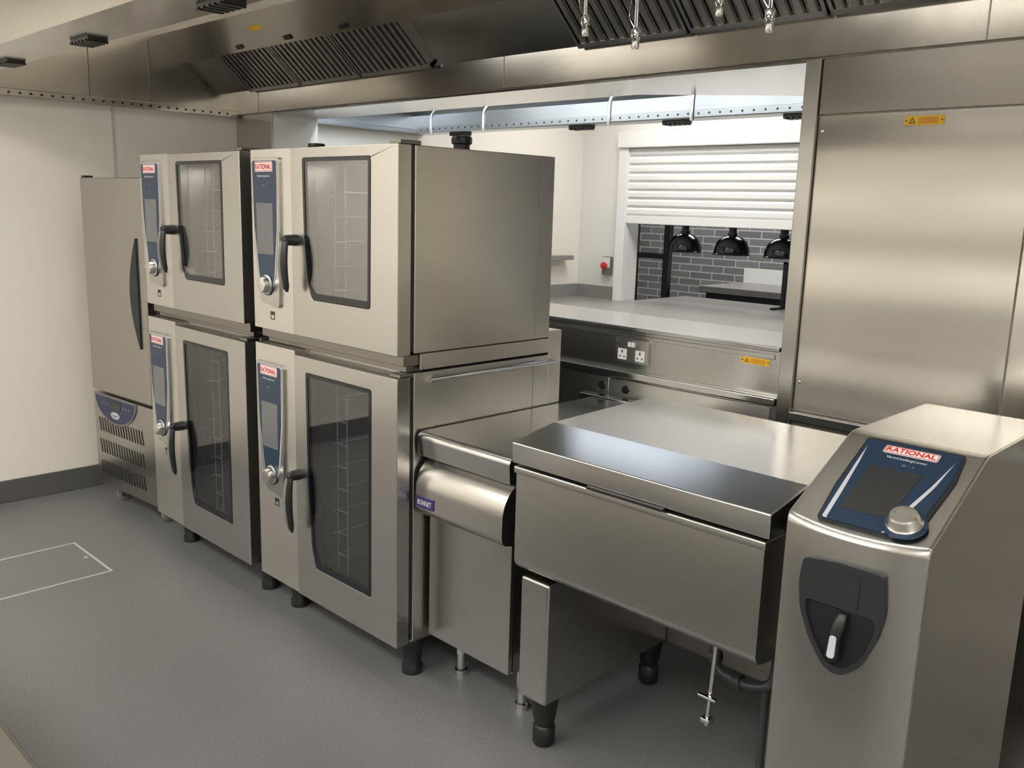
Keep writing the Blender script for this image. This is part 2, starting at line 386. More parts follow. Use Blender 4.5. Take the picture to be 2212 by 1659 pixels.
# ------------------------------------------------------------ combi ovens
XA, XD, XB = -3.038, -2.767, -2.17
YF = 1.708; YBk = 2.405
X = Vector((1, 0, 0)); Y = Vector((0, 1, 0)); Z = Vector((0, 0, 1))
def oven(z0, z1, wz0, wz1, hz0, hz1, pz0, pz1, label, feet):
    t = thing('combi_oven', ((XA + XB) / 2, 2.0, 0.0 if feet else z0 - 0.05), label, 'oven', 'stacked combi ovens')
    W_ = 0.04
    zt = z1 + (0.0 if not feet else 0.012)
    bb = [(XA, XD, YF + 0.006, YBk, z0, zt),
          (XD - 0.01, XB - 0.012, 1.777, YBk - 0.003, zt - W_, zt - 0.001), (XD - 0.01, XB - 0.012, 1.777, YBk - 0.003, z0 + 0.006, z0 + W_ + 0.03),
          (XD - 0.01, XB - 0.012, YBk - 0.08, YBk - 0.002, z0 + 0.008, zt - 0.005)]
    boxes('body', bb, 'steel_y', t)
    box('side_panel', XB - 0.03, XB, 1.775, YBk, z0 + 0.004, zt, 'steel_y', t, bevel=0.003)
    box('cavity_back', XD, XB - 0.032, 2.16, 2.17, z0 + 0.071, zt - W_ - 0.002, 'liner', t)
    box('seam_strip', XB, XB + 0.001, 2.325, 2.3275, z0 + 0.02, zt - 0.01, 'greyplastic', t)
    plate('door_gasket', [[(XD + 0.01, z0 + 0.01), (XB - 0.006, z0 + 0.01), (XB - 0.006, z1 - 0.01), (XD + 0.01, z1 - 0.01)], [(XD + 0.05, z0 + 0.05), (XB - 0.04, z0 + 0.05), (XB - 0.04, z1 - 0.05), (XD + 0.05, z1 - 0.05)]], 0.013, front(1.762), 'black', t)
    wl = (wz1 - wz0)
    def wshape(d, r):
        return rpoly([(-2.690 + d, wz1 - d), (-2.305 - d, wz1 - d), (-2.310 - d, wz0 + d * 1.8), (-2.640 + d, wz0 + d * 1.8), (-2.665 + d, wz0 + 0.11 * wl), (-2.684 + d, wz0 + 0.45 * wl)], r)
    door = plate('door', [[(XD + 0.004, z0), (XB, z0), (XB, z1), (XD + 0.004, z1)], wshape(0, 0.014)], 0.052, front(YF), 'steel', t, bevel=0.0025)
    plate('window_frame', [wshape(0.0005, 0.014), wshape(0.013, 0.008)], 0.014, front(YF - 0.001), 'blackgloss', door)
    plate('window_pane', [wshape(0.008, 0.010)], 0.004, front(YF + 0.001), 'glass_dark' if feet else 'glass', door, label='tinted reflective glass')
    box('hinge', XB - 0.055, XB - 0.002, YF + 0.01, 1.80, z1 + 0.0005, z1 + 0.013, 'steel_dark', door, bevel=0.003)
    zc = hz1 - 0.020
    hd = loft('handle', [((-2.744, YF + 0.004, zc), X * 0.019, Z * 0.021), ((-2.744, YF - 0.020, zc), X * 0.018, Z * 0.019), ((-2.742, YF - 0.036, zc), X * 0.019, Z * 0.018), ((-2.740, YF - 0.047, zc), X * 0.017, Z * 0.014), ((-2.740, YF - 0.052, zc), X * 0.008, Z * 0.006)], 'black', door, label='black lever handle')
    L = hz1 - hz0
    secs = []
    for i in range(11):
        u = i / 10
        w = (0.014 + 0.006 * math.sin(math.pi * u)) if 0 < i < 10 else 0.007
        secs.append(((-2.738, YF - 0.038 - 0.012 * math.sin(math.pi * u), hz1 - 0.002 - u * L), X * w, Y * w * 0.6))
    loft('lever', secs, 'black', hd)
    secs = []
    for i in range(9):
        u = 0.06 + 0.90 * i / 8
        w = 0.008 if 0 < i < 8 else 0.003
        secs.append(((-2.746, YF - 0.044 - 0.014 * math.sin(math.pi * u), hz1 - 0.002 - u * L), X * w, Y * w))
    loft('lever_inlay', secs, 'greyplastic', hd, label='grey inlay strip')
    H = pz1 - pz0
    def P(x, f): return (x, pz1 - f * H)
    cp = plate('control_panel', [rpoly([P(-3.020, 0), P(-2.832, 0), P(-2.835, .45), P(-2.848, 1.0), P(-2.972, .97), P(-3.008, .6), P(-3.018, .3)], 0.018)], 0.010, front(YF - 0.004), 'steel_v', t, bevel=0.002)
    plate('trim', [rpoly([P(-3.010, .018), P(-2.842, .018), P(-2.845, .45), P(-2.868, .80), P(-2.895, .90), P(-2.945, .90), P(-2.978, .80), P(-3.004, .45)], 0.014)], 0.002, front(YF - 0.0055), 'pale', cp)
    plate('fascia', [rpoly([P(-3.007, .023), P(-2.845, .023), P(-2.850, .45), P(-2.874, .80), P(-2.898, .893), P(-2.942, .893), P(-2.972, .80), P(-3.000, .45)], 0.012)], 0.002, front(YF - 0.007), 'blue', cp)
    plate('display', [rpoly([P(-2.982, .30), P(-2.871, .30), P(-2.871, .64), P(-2.982, .64)], 0.003)], 0.001, front(YF - 0.008), 'screen', cp)
    lx, lz = -2.927, pz1 - 0.062 * H
    lw, lh = 0.118, 0.036
    plate('badge', [rpoly([(lx - lw / 2, lz - lh / 2), (lx + lw / 2, lz - lh / 2), (lx + lw / 2, lz + lh / 2), (lx - lw / 2, lz + lh / 2)], 0.006)], 0.001, front(YF - 0.008), 'white', cp)
    a, b2 = lw / 2 - 0.002, lh / 2 - 0.002
    plate('badge_border', [rpoly([(lx - a, lz - b2), (lx + a, lz - b2), (lx + a, lz + b2), (lx - a, lz + b2)], 0.005), rpoly([(lx - a + .002, lz - b2 + .002), (lx + a - .002, lz - b2 + .002), (lx + a - .002, lz + b2 - .002), (lx - a + .002, lz + b2 - .002)], 0.004)], 0.0004, front(YF - 0.0086), 'red', cp)
    text('lettering', 'RATIONAL', 0.104, 0.019, lx, lz, front(YF - 0.008), 'red', cp, bold=0.02)
    text('lettering', 'SelfCookingCenter', 0.085, 0.009, lx, pz1 - 0.125 * H, front(YF - 0.007), 'white', cp)
    text('lettering', 'O  I', 0.016, 0.006, lx, pz1 - 0.185 * H, front(YF - 0.007), 'pale', cp)
    kz = pz1 - 0.845 * H
    lathe('dial', [(0.036, 0.0), (0.036, 0.004), (0.030, 0.006), (0.029, 0.022), (0.026, 0.028), (0.018, 0.030), (0, 0.0285)], (-2.922, YF - 0.006, kz), 'knob', cp, rot=RX90)
    lathe('dial_ring', [(0.034, 0.0), (0.040, 0.0), (0.040, 0.002), (0.034, 0.002)], (-2.922, YF - 0.006, kz), 'blue', cp, rot=RX90)
    plate('energy_mark', [rpoly([(-2.925, pz0 - 0.045), (-2.895, pz0 - 0.045), (-2.895, pz0 - 0.015), (-2.925, pz0 - 0.015)], 0.002), [(-2.921, pz0 - 0.041), (-2.899, pz0 - 0.041), (-2.899, pz0 - 0.028), (-2.921, pz0 - 0.028)]], 0.0008, front(YF + 0.0055), 'black', t)
    wires = []
    zz = z0 + 0.16
    while zz < z1 - 0.08:
        wires.append([(-2.66, 1.80, zz), (-2.66, 2.14, zz)]); wires.append([(-2.28, 1.80, zz), (-2.28, 2.14, zz)]); wires.append([(-2.66, 1.82, zz), (-2.60, 1.82, zz)]); wires.append([(-2.34, 1.82, zz), (-2.28, 1.82, zz)])
        zz += 0.085
    for xx in (-2.66, -2.60, -2.34, -2.28): wires.append([(xx, 1.82, z0 + 0.08), (xx, 1.82, z1 - 0.05)])
    tube('rack', wires, 0.0028, 'wire', t, res=2)
    if feet:
        for fx in (XA + 0.085, XB - 0.07):
            for fy in (YF + 0.125, YBk - 0.1):
                lathe('foot', [(0, 0), (0.036, 0), (0.036, 0.03), (0.030, 0.04), (0.038, 0.10), (0.048, z0 + 0.0), (0, z0 + 0.0)], (fx, fy, 0), 'black', t)
        box('base_rail', XA + 0.02, XB - 0.02, YF + 0.08, YBk, z0 - 0.012, z0 + 0.01, 'steel_dark', t)
        box('rear_housing', XA + 0.02, XB - 0.001, YBk + 0.001, 2.475, z0, 1.16, 'steel_y', t, bevel=0.002)
        tube('side_rail', [(XB + 0.018, 1.83, 1.050), (XB + 0.018, 2.42, 1.050)], 0.008, 'chrome', t)
        each('rail_bracket', [(XB, XB + 0.02, 1.83, 1.845, 1.040, 1.060), (XB, XB + 0.02, 2.39, 2.405, 1.040, 1.060)], 'steel', t)
    else:
        boxes('stacking_frame', [(XA + 0.01, XB - 0.008, YF + 0.03, YBk - 0.02, z0 - 0.036, z0 - 0.001), (XA + 0.02, XB - 0.02, YF + 0.05, YBk - 0.03, z0 - 0.057, z0 - 0.034)], 'steel_dark', t, bevel=0.002)
        box('side_skirt', XB - 0.006, XB + 0.003, 1.80, YBk, z0 - 0.050, z0 + 0.002, 'steel_y', t, bevel=0.002)
    return t

up = oven(1.132, 1.775, 1.267, 1.742, 1.29, 1.485, 1.215, 1.748, 'upper stainless combi oven with tinted door window and blue control panel', False)
lo = oven(0.151, 1.061, 0.286, 1.006, 0.41, 0.64, 0.500, 1.010, 'tall lower stainless combi oven with dark door window on black feet', True)
lathe('vent_pipe', [(0, 0.07), (0.034, 0.07), (0.038, 0.062), (0.038, 0.045), (0.03, 0.04), (0.03, 0)], (-2.50, 2.26, 1.775), 'black', up)
copy_thing(up, (-0.941, 0, 0), 'upper stainless combi oven with tinted window, beside the upright chiller')
copy_thing(lo, (-0.941, 0, 0), 'tall lower stainless combi oven on black feet, beside the upright chiller')
for dx in (0, -0.941):  # fill lights without fittings, added to brighten the oven interiors and racks
    area('oven_cavity_fill', (-2.47 + dx, 1.92, 1.725), (0.40, 0.10), 0.6, (1.0, 0.96, 0.9))
    area('oven_cavity_fill', (-2.47 + dx, 1.92, 1.025), (0.40, 0.10), 0.12, (1.0, 0.96, 0.9))

# ------------------------------------------------------------ upright blast chiller
fx0, fx1, fy = -4.735, -4.13, 1.73
fr = thing('blast_chiller', (fx0, fy, 0), 'tall grey upright chiller cabinet with bowed handle and vent slots', 'refrigerator')
box('body', fx0, fx1, fy + 0.05, fy + 0.70, 0.11, 1.68, 'steel_fridge', fr, bevel=0.004)
dr = box('door', fx0, fx1, fy, fy + 0.048, 0.615, 1.682, 'steel_fridge', fr, bevel=0.006)
plate('handle', [rpoly([(fx1 - 0.068, 1.41)] + [(fx1 - 0.072 - 0.072 * math.sin(math.pi * i / 12), 1.41 - 0.53 * i / 12) for i in range(1, 12)] + [(fx1 - 0.068, 0.88)], 0.006, 2)], 0.012, front(fy - 0.008), 'darkgrey', dr, bevel=0.003)
box('hinge_cap', fx0 + 0.01, fx0 + 0.05, fy + 0.005, fy + 0.045, 1.682, 1.692, 'black', dr)
lp = box('lower_panel', fx0, fx1, fy + 0.004, fy + 0.049, 0.11, 0.60, 'steel_fridge', fr, bevel=0.004)
def multi_plate(name, polys, th, mtx, mat, parent):
    V, F = [], []
    for p in polys:
        n = len(V); k = len(p)
        for (x, z) in p: V.append((x, z, 0))
        for (x, z) in p: V.append((x, z, -th))
        F.append(tuple(range(n, n + k))); F.append(tuple(range(n + 2 * k - 1, n + k - 1, -1)))
        for i in range(k): F.append((n + i, n + (i + 1) % k, n + k + (i + 1) % k, n + k + i))
    return finish(name, mesh_from(V, F, mtx), mat, parent)
for r in range(3):
    slots = []
    zb = 0.40 - r * 0.115
    for i in range(17):
        xs = fx0 + 0.045 + i * 0.027
        slots.append(rpoly([(xs + 0.014, zb), (xs + 0.022, zb), (xs + 0.008, zb + 0.072), (xs, zb + 0.072)], 0.003, 2))
    multi_plate('vent_grille', slots, 0.003, front(fy + 0.002), 'black', lp)
bx = fx0 + 0.235
arc = [(bx - 0.21, 0.597)] + [(bx - 0.21 * math.cos(math.pi * i / 16), 0.594 - 0.135 * math.sin(math.pi * i / 16)) for i in range(1, 16)] + [(bx + 0.21, 0.597)]
plate('badge_panel', [arc], 0.006, front(fy - 0.002), 'greyplastic', lp)
arc2 = [(bx - 0.2, 0.592)] + [(bx - 0.2 * math.cos(math.pi * i / 16), 0.589 - 0.122 * math.sin(math.pi * i / 16)) for i in range(1, 16)] + [(bx + 0.2, 0.592)]
plate('control_panel', [arc2], 0.004, front(fy - 0.0035), 'navy', lp)
plate('display', [rpoly([(bx - 0.03, 0.54), (bx + 0.06, 0.54), (bx + 0.06, 0.58), (bx - 0.03, 0.58)], 0.006)], 0.002, front(fy - 0.005), 'screen_dark', lp)
each('button', [(bx - 0.13 + i * 0.03, bx - 0.120 + i * 0.03, fy - 0.005, fy - 0.003, 0.553, 0.563) for i in range(3)] + [(bx + 0.08 + i * 0.03, bx + 0.090 + i * 0.03, fy - 0.005, fy - 0.003, 0.553, 0.563) for i in range(3)], 'greyplastic', lp)
lathe('logo_oval', [(0, 0.001), (0.022, 0.001), (0.022, 0.0)], (0, 0, 0), 'pale', lp, rot=Matrix.Translation((bx, fy - 0.0036, 0.508)) @ RX90 @ Matrix.Diagonal((2.0, 0.8, 1, 1)))
text('lettering', 'Foster', 0.064, 0.017, bx, 0.508, front(fy - 0.0046), 'navy', lp, shear=0.2)
for (cx, cy) in ((fx0 + 0.07, fy + 0.1), (fx1 - 0.07, fy + 0.1), (fx0 + 0.07, fy + 0.6), (fx1 - 0.07, fy + 0.6)):
    lathe('caster', [(0, -0.014), (0.03, -0.014), (0.04, -0.008), (0.04, 0.008), (0.03, 0.014), (0, 0.014)], (cx, cy, 0.04), 'greyplastic', fr, rot=Matrix.Rotation(math.radians(90), 4, 'Y'))
    boxes('caster_fork', [(cx - 0.022, cx - 0.016, cy - 0.02, cy + 0.02, 0.03, 0.112), (cx + 0.016, cx + 0.022, cy - 0.02, cy + 0.02, 0.03, 0.112), (cx - 0.03, cx + 0.03, cy - 0.03, cy + 0.03, 0.1, 0.112)], 'chrome', fr)
fr.rotation_euler = (0, 0, math.radians(4.5))

# ------------------------------------------------------------ neutral worktop unit
bx0, bx1, by = -2.152, -1.772, 1.83
bn = thing('worktop_unit', ((bx0 + bx1) / 2, 2.2, 0), 'narrow stainless base unit with rolled worktop edge and curved fascia', 'kitchen cabinet')
boxes('body', [(bx0, bx0 + 0.02, by + 0.022, 2.62, 0.17, 0.80), (bx1 - 0.02, bx1, by + 0.022, 2.62, 0.17, 0.80), (bx0 + 0.019, bx1 - 0.019, 2.60, 2.619, 0.171, 0.80), (bx0 + 0.019, bx1 - 0.019, by + 0.023, 2.60, 0.171, 0.19), (bx0 + 0.018, bx1 - 0.018, by + 0.03, by + 0.05, 0.19, 0.80)], 'steel', bn)
box('door', bx0, bx1, by, by + 0.02, 0.172, 0.598, 'steel_v', bn, bevel=0.004)
top = [(1.795, 0.803), (1.788, 0.808), (1.784, 0.862), (1.786, 0.872), (1.792, 0.880), (1.800, 0.884), (1.810, 0.885), (2.66, 0.885), (2.66, 0.84), (1.875, 0.84), (1.875, 0.803)]
prism('worktop', top, bx0 - 0.008, bx1 + 0.027, 'steel_shiny', bn, smooth=42)
fas = [(1.865, 0.80)] + [(1.865 - 0.092 * math.sin(math.radians(a)), 0.695 + 0.105 * math.cos(math.radians(a))) for a in range(8, 91, 8)] + [(1.772, 0.64), (1.777, 0.622), (1.79, 0.612), (1.83, 0.604), (1.865, 0.604)]
fc = prism('fascia', fas, bx0 - 0.004, bx1 + 0.015, 'steel', bn, smooth=45)
plate('badge', [rpoly([(bx0 + 0.004, 0.643), (bx0 + 0.088, 0.643), (bx0 + 0.088, 0.680), (bx0 + 0.004, 0.680)], 0.003)], 0.004, front(1.7690), 'purple', fc)
text('lettering', 'BONNET', 0.068, 0.017, bx0 + 0.046, 0.661, front(1.7690), 'white', fc, shear=0.12)
for (cx, cy) in ((-2.11, 1.945), (-1.815, 1.945), (-2.11, 2.55), (-1.815, 2.55)):
    lathe('foot', [(0, 0), (0.022, 0), (0.022, 0.02), (0.016, 0.024), (0.016, 0.08), (0.021, 0.08), (0.021, 0.172), (0, 0.172)], (cx, cy, 0), 'chrome', bn)
rb = thing('junction_housing', (-2.0, 2.69, 0.0), 'small stainless housing standing behind the worktop', 'housing')
box('cover', -2.23, -1.80, 2.662, 2.708, 0.835, 0.893, 'steel_shiny', rb, bevel=0.006)
box('base', -2.22, -1.81, 2.666, 2.704, 0.0, 0.836, 'steel', rb)

# ------------------------------------------------------------ tilting pan
vc = thing('tilting_bratt_pan', (-1.2, 2.1, 0), 'large stainless tilting pan with flat lid between two columns', 'cooking pan')
TX0, TX1, TY = -1.692, -0.915, 1.760
pan = [(TY, 0.865), (TY, 0.605), (TY + 0.004, 0.590), (TY + 0.015, 0.578), (TY + 0.03, 0.572), (2.30, 0.50), (2.36, 0.52), (2.38, 0.56), (2.38, 0.865)]
pn = prism('pan', pan, TX0, TX1, 'steel', vc, smooth=24)
box('rim', TX0 - 0.004, TX1 + 0.006, TY - 0.010, 2.385, 0.862, 0.884, 'steel', pn, bevel=0.005)
lid = [(TY - 0.010, 0.892), (TY - 0.012, 0.951), (1.920, 0.983), (2.40, 0.997), (2.41, 0.892)]
ld = prism('lid', lid, TX0 - 0.010, TX1 + 0.014, 'steel_shiny', vc, smooth=6, bevel=0.003, seg=3, keep=True)
box('lid_grip', -1.42, -1.18, TY - 0.022, TY - 0.004, 0.884, 0.893, 'black', ld, bevel=0.002)
box('lid_hinge', TX0 + 0.02, TX1 - 0.02, 2.40, 2.46, 0.90, 0.985, 'steel', vc, bevel=0.01)
ls = box('support_column', -1.692, -1.580, 1.79, 2.44, 0.165, 0.545, 'steel_v', vc, bevel=0.010, seg=3)
for cy in (1.855, 2.39):
    lathe('foot', [(0, 0), (0.030, 0), (0.034, 0.008), (0.034, 0.06), (0.029, 0.066), (0.036, 0.10), (0.044, 0.166), (0, 0.166)], (-1.636, cy, 0), 'black', ls)
box('rear_frame', -1.58, -0.86, 2.40, 2.46, 0.165, 0.60, 'steel_dark', vc, bevel=0.004)
box('pivot_arm', -0.915, -0.86, 1.90, 2.38, 0.56, 0.86, 'steel_dark', vc, bevel=0.01)
PX0, PX1 = -0.862, -0.560; PY = 1.742
prof = [(PY, 0.10)] + [(PY, 0.10 + 0.85 * i / 10) for i in range(1, 11)] + [(PY + 0.0015, 0.962), (PY + 0.005, 0.969), (PY + 0.012, 0.9755), (2.005, 1.0975), (2.018, 1.103), (2.032, 1.107), (2.05, 1.108), (2.487, 1.110), (2.487, 0.10)]
xm = (PX0 + PX1) / 2; hw = (PX1 - PX0) / 2
def bow(x, y, z):
    if y < PY + 0.02:
        d = 0.020 * (1 - ((x - xm) / hw) ** 2)
        return (x, y - d, z - (d * 0.475 if z > 0.95 else 0))
    return (x, y, z)
pd = prism('control_column', prof, PX0, PX1, 'steel', vc, nx=14, deform=bow, smooth=34, bevel=0.006, seg=3)
for (cx, cy) in ((PX0 + 0.06, 1.81), (PX1 - 0.06, 1.81), (PX0 + 0.06, 2.40), (PX1 - 0.06, 2.40)):
    lathe('foot', [(0, 0), (0.034, 0), (0.034, 0.05), (0.042, 0.101), (0, 0.101)], (cx, cy, 0), 'black', pd)
ang = math.atan2(0.133, 0.28)
SL = Matrix.Translation((0, PY, 0.972)) @ Matrix.Rotation(ang, 4, 'X')
ca = math.cos(ang)
def S(Yw): return (Yw - PY) / ca
def slp(h): return SL @ Matrix.Translation((0, 0, h))
outer = [(-0.812, S(2.012)), (-0.598, S(2.012)), (-0.588, S(1.93)), (-0.596, S(1.80)), (-0.640, S(1.742)), (-0.795, S(1.742)), (-0.808, S(1.85))]
plate('panel_bezel', [rpoly(outer, 0.012)], 0.006, slp(0.004), 'darkgrey', pd)
ins = [(-0.807, S(2.007)), (-0.603, S(2.007)), (-0.596, S(1.93)), (-0.604, S(1.80)), (-0.643, S(1.747)), (-0.791, S(1.747)), (-0.803, S(1.85))]
plate('panel_outer', [rpoly(ins, 0.010)], 0.002, slp(0.0052), 'blue', pd)
strip = [(-0.800, S(1.998)), (-0.608, S(1.998)), (-0.618, S(1.90)), (-0.640, S(1.80)), (-0.651, S(1.749)), (-0.786, S(1.749)), (-0.792, S(1.83)), (-0.798, S(1.93))]
plate('panel_trim', [rpoly(strip, 0.006)], 0.001, slp(0.0058), 'pale', pd)
bl = [(-0.802, S(2.002)), (-0.606, S(2.002)), (-0.625, S(1.90)), (-0.650, S(1.80)), (-0.659, S(1.748)), (-0.776, S(1.748)), (-0.782, S(1.83)), (-0.792, S(1.93))]
plate('panel_fascia', [rpoly(bl, 0.006)], 0.002, slp(0.0064), 'blue', pd)
plate('display', [rpoly([(-0.764, S(1.785)), (-0.664, S(1.785)), (-0.652, S(1.925)), (-0.764, S(1.925))], 0.003)], 0.001, slp(0.0074), 'screen_dark', pd)
lx, lz, lw, lh = -0.702, S(1.983), 0.118, 0.026
plate('badge', [rpoly([(lx - lw / 2, lz - lh / 2), (lx + lw / 2, lz - lh / 2), (lx + lw / 2, lz + lh / 2), (lx - lw / 2, lz + lh / 2)], 0.005)], 0.001, slp(0.0074), 'white', pd)
a, b2 = lw / 2 - 0.0015, lh / 2 - 0.0015
plate('badge_border', [rpoly([(lx - a, lz - b2), (lx + a, lz - b2), (lx + a, lz + b2), (lx - a, lz + b2)], 0.004), rpoly([(lx - a + .0015, lz - b2 + .0015), (lx + a - .0015, lz - b2 + .0015), (lx + a - .0015, lz + b2 - .0015), (lx - a + .0015, lz + b2 - .0015)], 0.003)], 0.0004, slp(0.008), 'red', pd)
text('lettering', 'RATIONAL', 0.106, 0.0155, lx, lz, slp(0.0074), 'red', pd, bold=0.02)
text('lettering', 'VarioCookingCenter', 0.088, 0.010, lx, S(1.958), slp(0.0064), 'white', pd)
text('lettering', 'O  -  I', 0.024, 0.006, lx + 0.01, S(1.941), slp(0.0064), 'pale', pd)
ROTS = Matrix.Rotation(ang, 4, 'X')
kc = slp(0.005) @ Vector((-0.628, S(1.782), 0))
lathe('dial_ring', [(0.0, 0.0), (0.044, 0.0), (0.044, 0.004), (0.038, 0.005), (0, 0.005)], kc, 'blue', pd, rot=ROTS)
lathe('dial', [(0.036, 0.004), (0.036, 0.008), (0.032, 0.012), (0.030, 0.024), (0.026, 0.029), (0.018, 0.030), (0, 0.0285)], kc, 'knob', pd, rot=ROTS)
FY = PY - 0.021
sh = [(-0.800, 0.895), (-0.720, 0.905), (-0.630, 0.903), (-0.622, 0.82), (-0.632, 0.765), (-0.660, 0.695), (-0.690, 0.668), (-0.712, 0.662), (-0.738, 0.672), (-0.772, 0.72), (-0.798, 0.78), (-0.806, 0.84)]
rec = rpoly([(-0.788, 0.808), (-0.640, 0.808), (-0.638, 0.78), (-0.655, 0.72), (-0.690, 0.682), (-0.712, 0.677), (-0.735, 0.688), (-0.768, 0.735), (-0.786, 0.785)], 0.02)
plate('shower_housing', [rpoly(sh, 0.012), rec], 0.028, front(FY - 0.010), 'darkgrey', pd)
plate('shower_recess', [rec], 0.004, front(FY - 0.002), 'black', pd)
plate('shower_flap', [rpoly([(-0.758, 0.814), (-0.676, 0.814), (-0.676, 0.888), (-0.758, 0.888)], 0.006)], 0.003, front(FY - 0.012), 'darkgrey', pd)
loft('shower_handle', [((-0.705, FY - 0.006, 0.80), X * 0.010, Y * 0.008), ((-0.706, FY - 0.016, 0.785), X * 0.014, Y * 0.010), ((-0.712, FY - 0.020, 0.745), X * 0.013, Y * 0.011), ((-0.716, FY - 0.016, 0.70), X * 0.016, Y * 0.012), ((-0.717, FY - 0.008, 0.688), X * 0.010, Y * 0.008)], 'black', pd)
plate('shower_button', [rpoly([(-0.722, 0.705), (-0.706, 0.705), (-0.704, 0.755), (-0.718, 0.755)], 0.007)], 0.005, front(FY - 0.031), 'pale', pd)

# plumbing under the pan
pl = thing('waste_plumbing', (-1.2, 2.2, 0), 'dark waste pipes with a chrome tap beneath the pan', 'pipework')
tube('waste_pipe', smoothpath([(-1.42, 2.28, 0.49), (-1.42, 2.28, 0.36), (-1.30, 2.24, 0.34), (-1.28, 2.22, 0.25), (-1.17, 2.22, 0.24), (-1.10, 2.24, 0.26), (-1.10, 2.28, 0.49)], 0.035), 0.017, 'waste', pl)
tube('drain_pipe', [(-1.12, 2.235, 0.25), (-1.12, 2.235, 0.0)], 0.012, 'waste', pl)
tube('tap', smoothpath([(-1.22, 2.12, 0.51), (-1.22, 2.10, 0.24), (-1.22, 2.09, 0.15)], 0.02), 0.008, 'chrome', pl)
each('tap_lever', [(-1.25, -1.19, 2.075, 2.09, 0.235, 0.245), (-1.235, -1.205, 2.075, 2.105, 0.16, 0.175)], 'chrome', pl, bevel=0.003)
for (px, py, pz) in ((-1.285, 2.225, 0.29), (-1.20, 2.22, 0.243), (-1.36, 2.26, 0.35)):
    lathe('pipe_collar', [(0.016, -0.012), (0.023, -0.012), (0.023, 0.012), (0.016, 0.012)], (px, py, pz), 'waste', pl, rot=Matrix.Rotation(math.radians(75), 4, 'Y'))

# ------------------------------------------------------------ main canopy
cn = thing('extractor_canopy', (-2.0, 1.9, 2.07), 'large stainless extractor canopy with baffle filters over the cooking line', 'extractor hood')
cprof = [(1.0, 2.07), (1.2, 2.07), (1.2, 2.6), (2.2, 2.6), (2.283, 2.46), (2.435, 2.335), (2.47, 2.425), (2.72, 2.205), (2.72, 2.08), (2.738, 2.08), (2.738, 2.66), (1.0, 2.66)]
prism('hood_shell', cprof, -4.99, 1.6, 'steel_can', cn, smooth=5)
box('end_panel', -5.02, -4.99, 1.0, 2.738, 2.10, 2.66, 'steel_can', cn)
box('end_gutter', -5.02, -4.955, 1.2, 2.72, 2.062, 2.098, 'steel_can', cn, bevel=0.003)
boxes('gutter_hole', [(-4.9555, -4.9535, 1.25 + i * 0.05, 1.262 + i * 0.05, 2.075, 2.085) for i in range(29)], 'black', cn)['kind'] = 'stuff'
each('panel_seam', [(-4.9905, -4.9885, y, y + 0.006, 2.10, 2.42) for y in (1.90, 2.22)], 'steel_dark', cn)
each('gutter_joint', [(x, x + 0.004, 2.7185, 2.7202, 2.08, 2.205) for x in (-4.72, -2.76, -0.9)], 'steel_dark', cn)
fang = math.atan2(2.425 - 2.205, 2.47 - 2.72)
def baffle(x0, x1, n):
    mt = Matrix.Translation((0, 2.716, 2.208)) @ Matrix.Rotation(fang, 4, 'X')
    L = 0.305; sgn = 1 if (mt.to_3x3() @ Vector((0, 0, 1))).z < 0 else -1
    bl_ = [(x0, x1, 0.0, 0.02, 0, sgn * 0.022), (x0, x1, L - 0.02, L, 0, sgn * 0.022), (x0, x0 + 0.012, 0, L, 0, sgn * 0.022), (x1 - 0.012, x1, 0, L, 0, sgn * 0.022)]
    p = (x1 - x0 - 0.024) / n
    for i in range(n):
        a_ = x0 + 0.012 + i * p
        bl_.append((a_ + p * 0.15, a_ + p * 0.62, 0.015, L - 0.015, sgn * 0.004, sgn * 0.018))
    bl_ = [(a_, b_, c_, d_, min(e_, f_), max(e_, f_)) for (a_, b_, c_, d_, e_, f_) in bl_]
    boxes('baffle_filter', bl_, 'filter', cn, mtx=mt)
for i in range(3): baffle(-4.77 + i * 0.53, -4.77 + i * 0.53 + 0.52, 11)
for i in range(5): baffle(-2.34 + i * 0.50, -2.34 + i * 0.50 + 0.49, 10)
for x in (-3.76, -3.01, -2.17, -1.4):
    boxes('drain_slot', [(x - 0.07, x + 0.07, 1.125, 1.185, 2.062, 2.0705)] + [(x - 0.065 + j * 0.028, x - 0.050 + j * 0.028, 1.12, 1.19, 2.058, 2.064) for j in range(5)], 'black', cn)
pang = math.atan2(2.46 - 2.335, 2.283 - 2.435)
PM = Matrix.Translation((0, 2.435, 2.335)) @ Matrix.Rotation(pang, 4, 'X')
for x in (-4.35, -3.9, -3.45):
    boxes('latch', [(x - 0.03, x + 0.03, 0.02, 0.04, -0.004, 0.006)], 'black', cn, mtx=PM)
boxes('access_label', [(-4.14, -4.04, 0.10, 0.125, -0.002, 0.002)], 'yellow', cn, mtx=PM)
for (x, z) in ((-1.84, 2.106), (-1.65, 2.05), (-1.38, 2.106), (-1.23, 2.05)):
    nz = thing('suppression_nozzle', (x, 2.15, z), 'slim chrome nozzle hanging on a thin drop pipe', 'nozzle', 'hanging chrome nozzles')
    tube('drop_pipe', [(x, 2.15, 2.60), (x, 2.15, z + 0.05)], 0.006, 'chrome', nz)
    lathe('nozzle_head', [(0, 0), (0.009, 0), (0.011, 0.004), (0.011, 0.03), (0.014, 0.032), (0.014, 0.05), (0.008, 0.058), (0, 0.058)], (x, 2.15, z), 'chrome', nz, seg=20)
    tube('retaining_wire', smoothpath([(x, 2.15, z + 0.05), (x - 0.03, 2.15, z + 0.09), (x - 0.02, 2.15, z + 0.14), (x, 2.15, z + 0.17)], 0.03), 0.0015, 'chrome', nz, res=2)

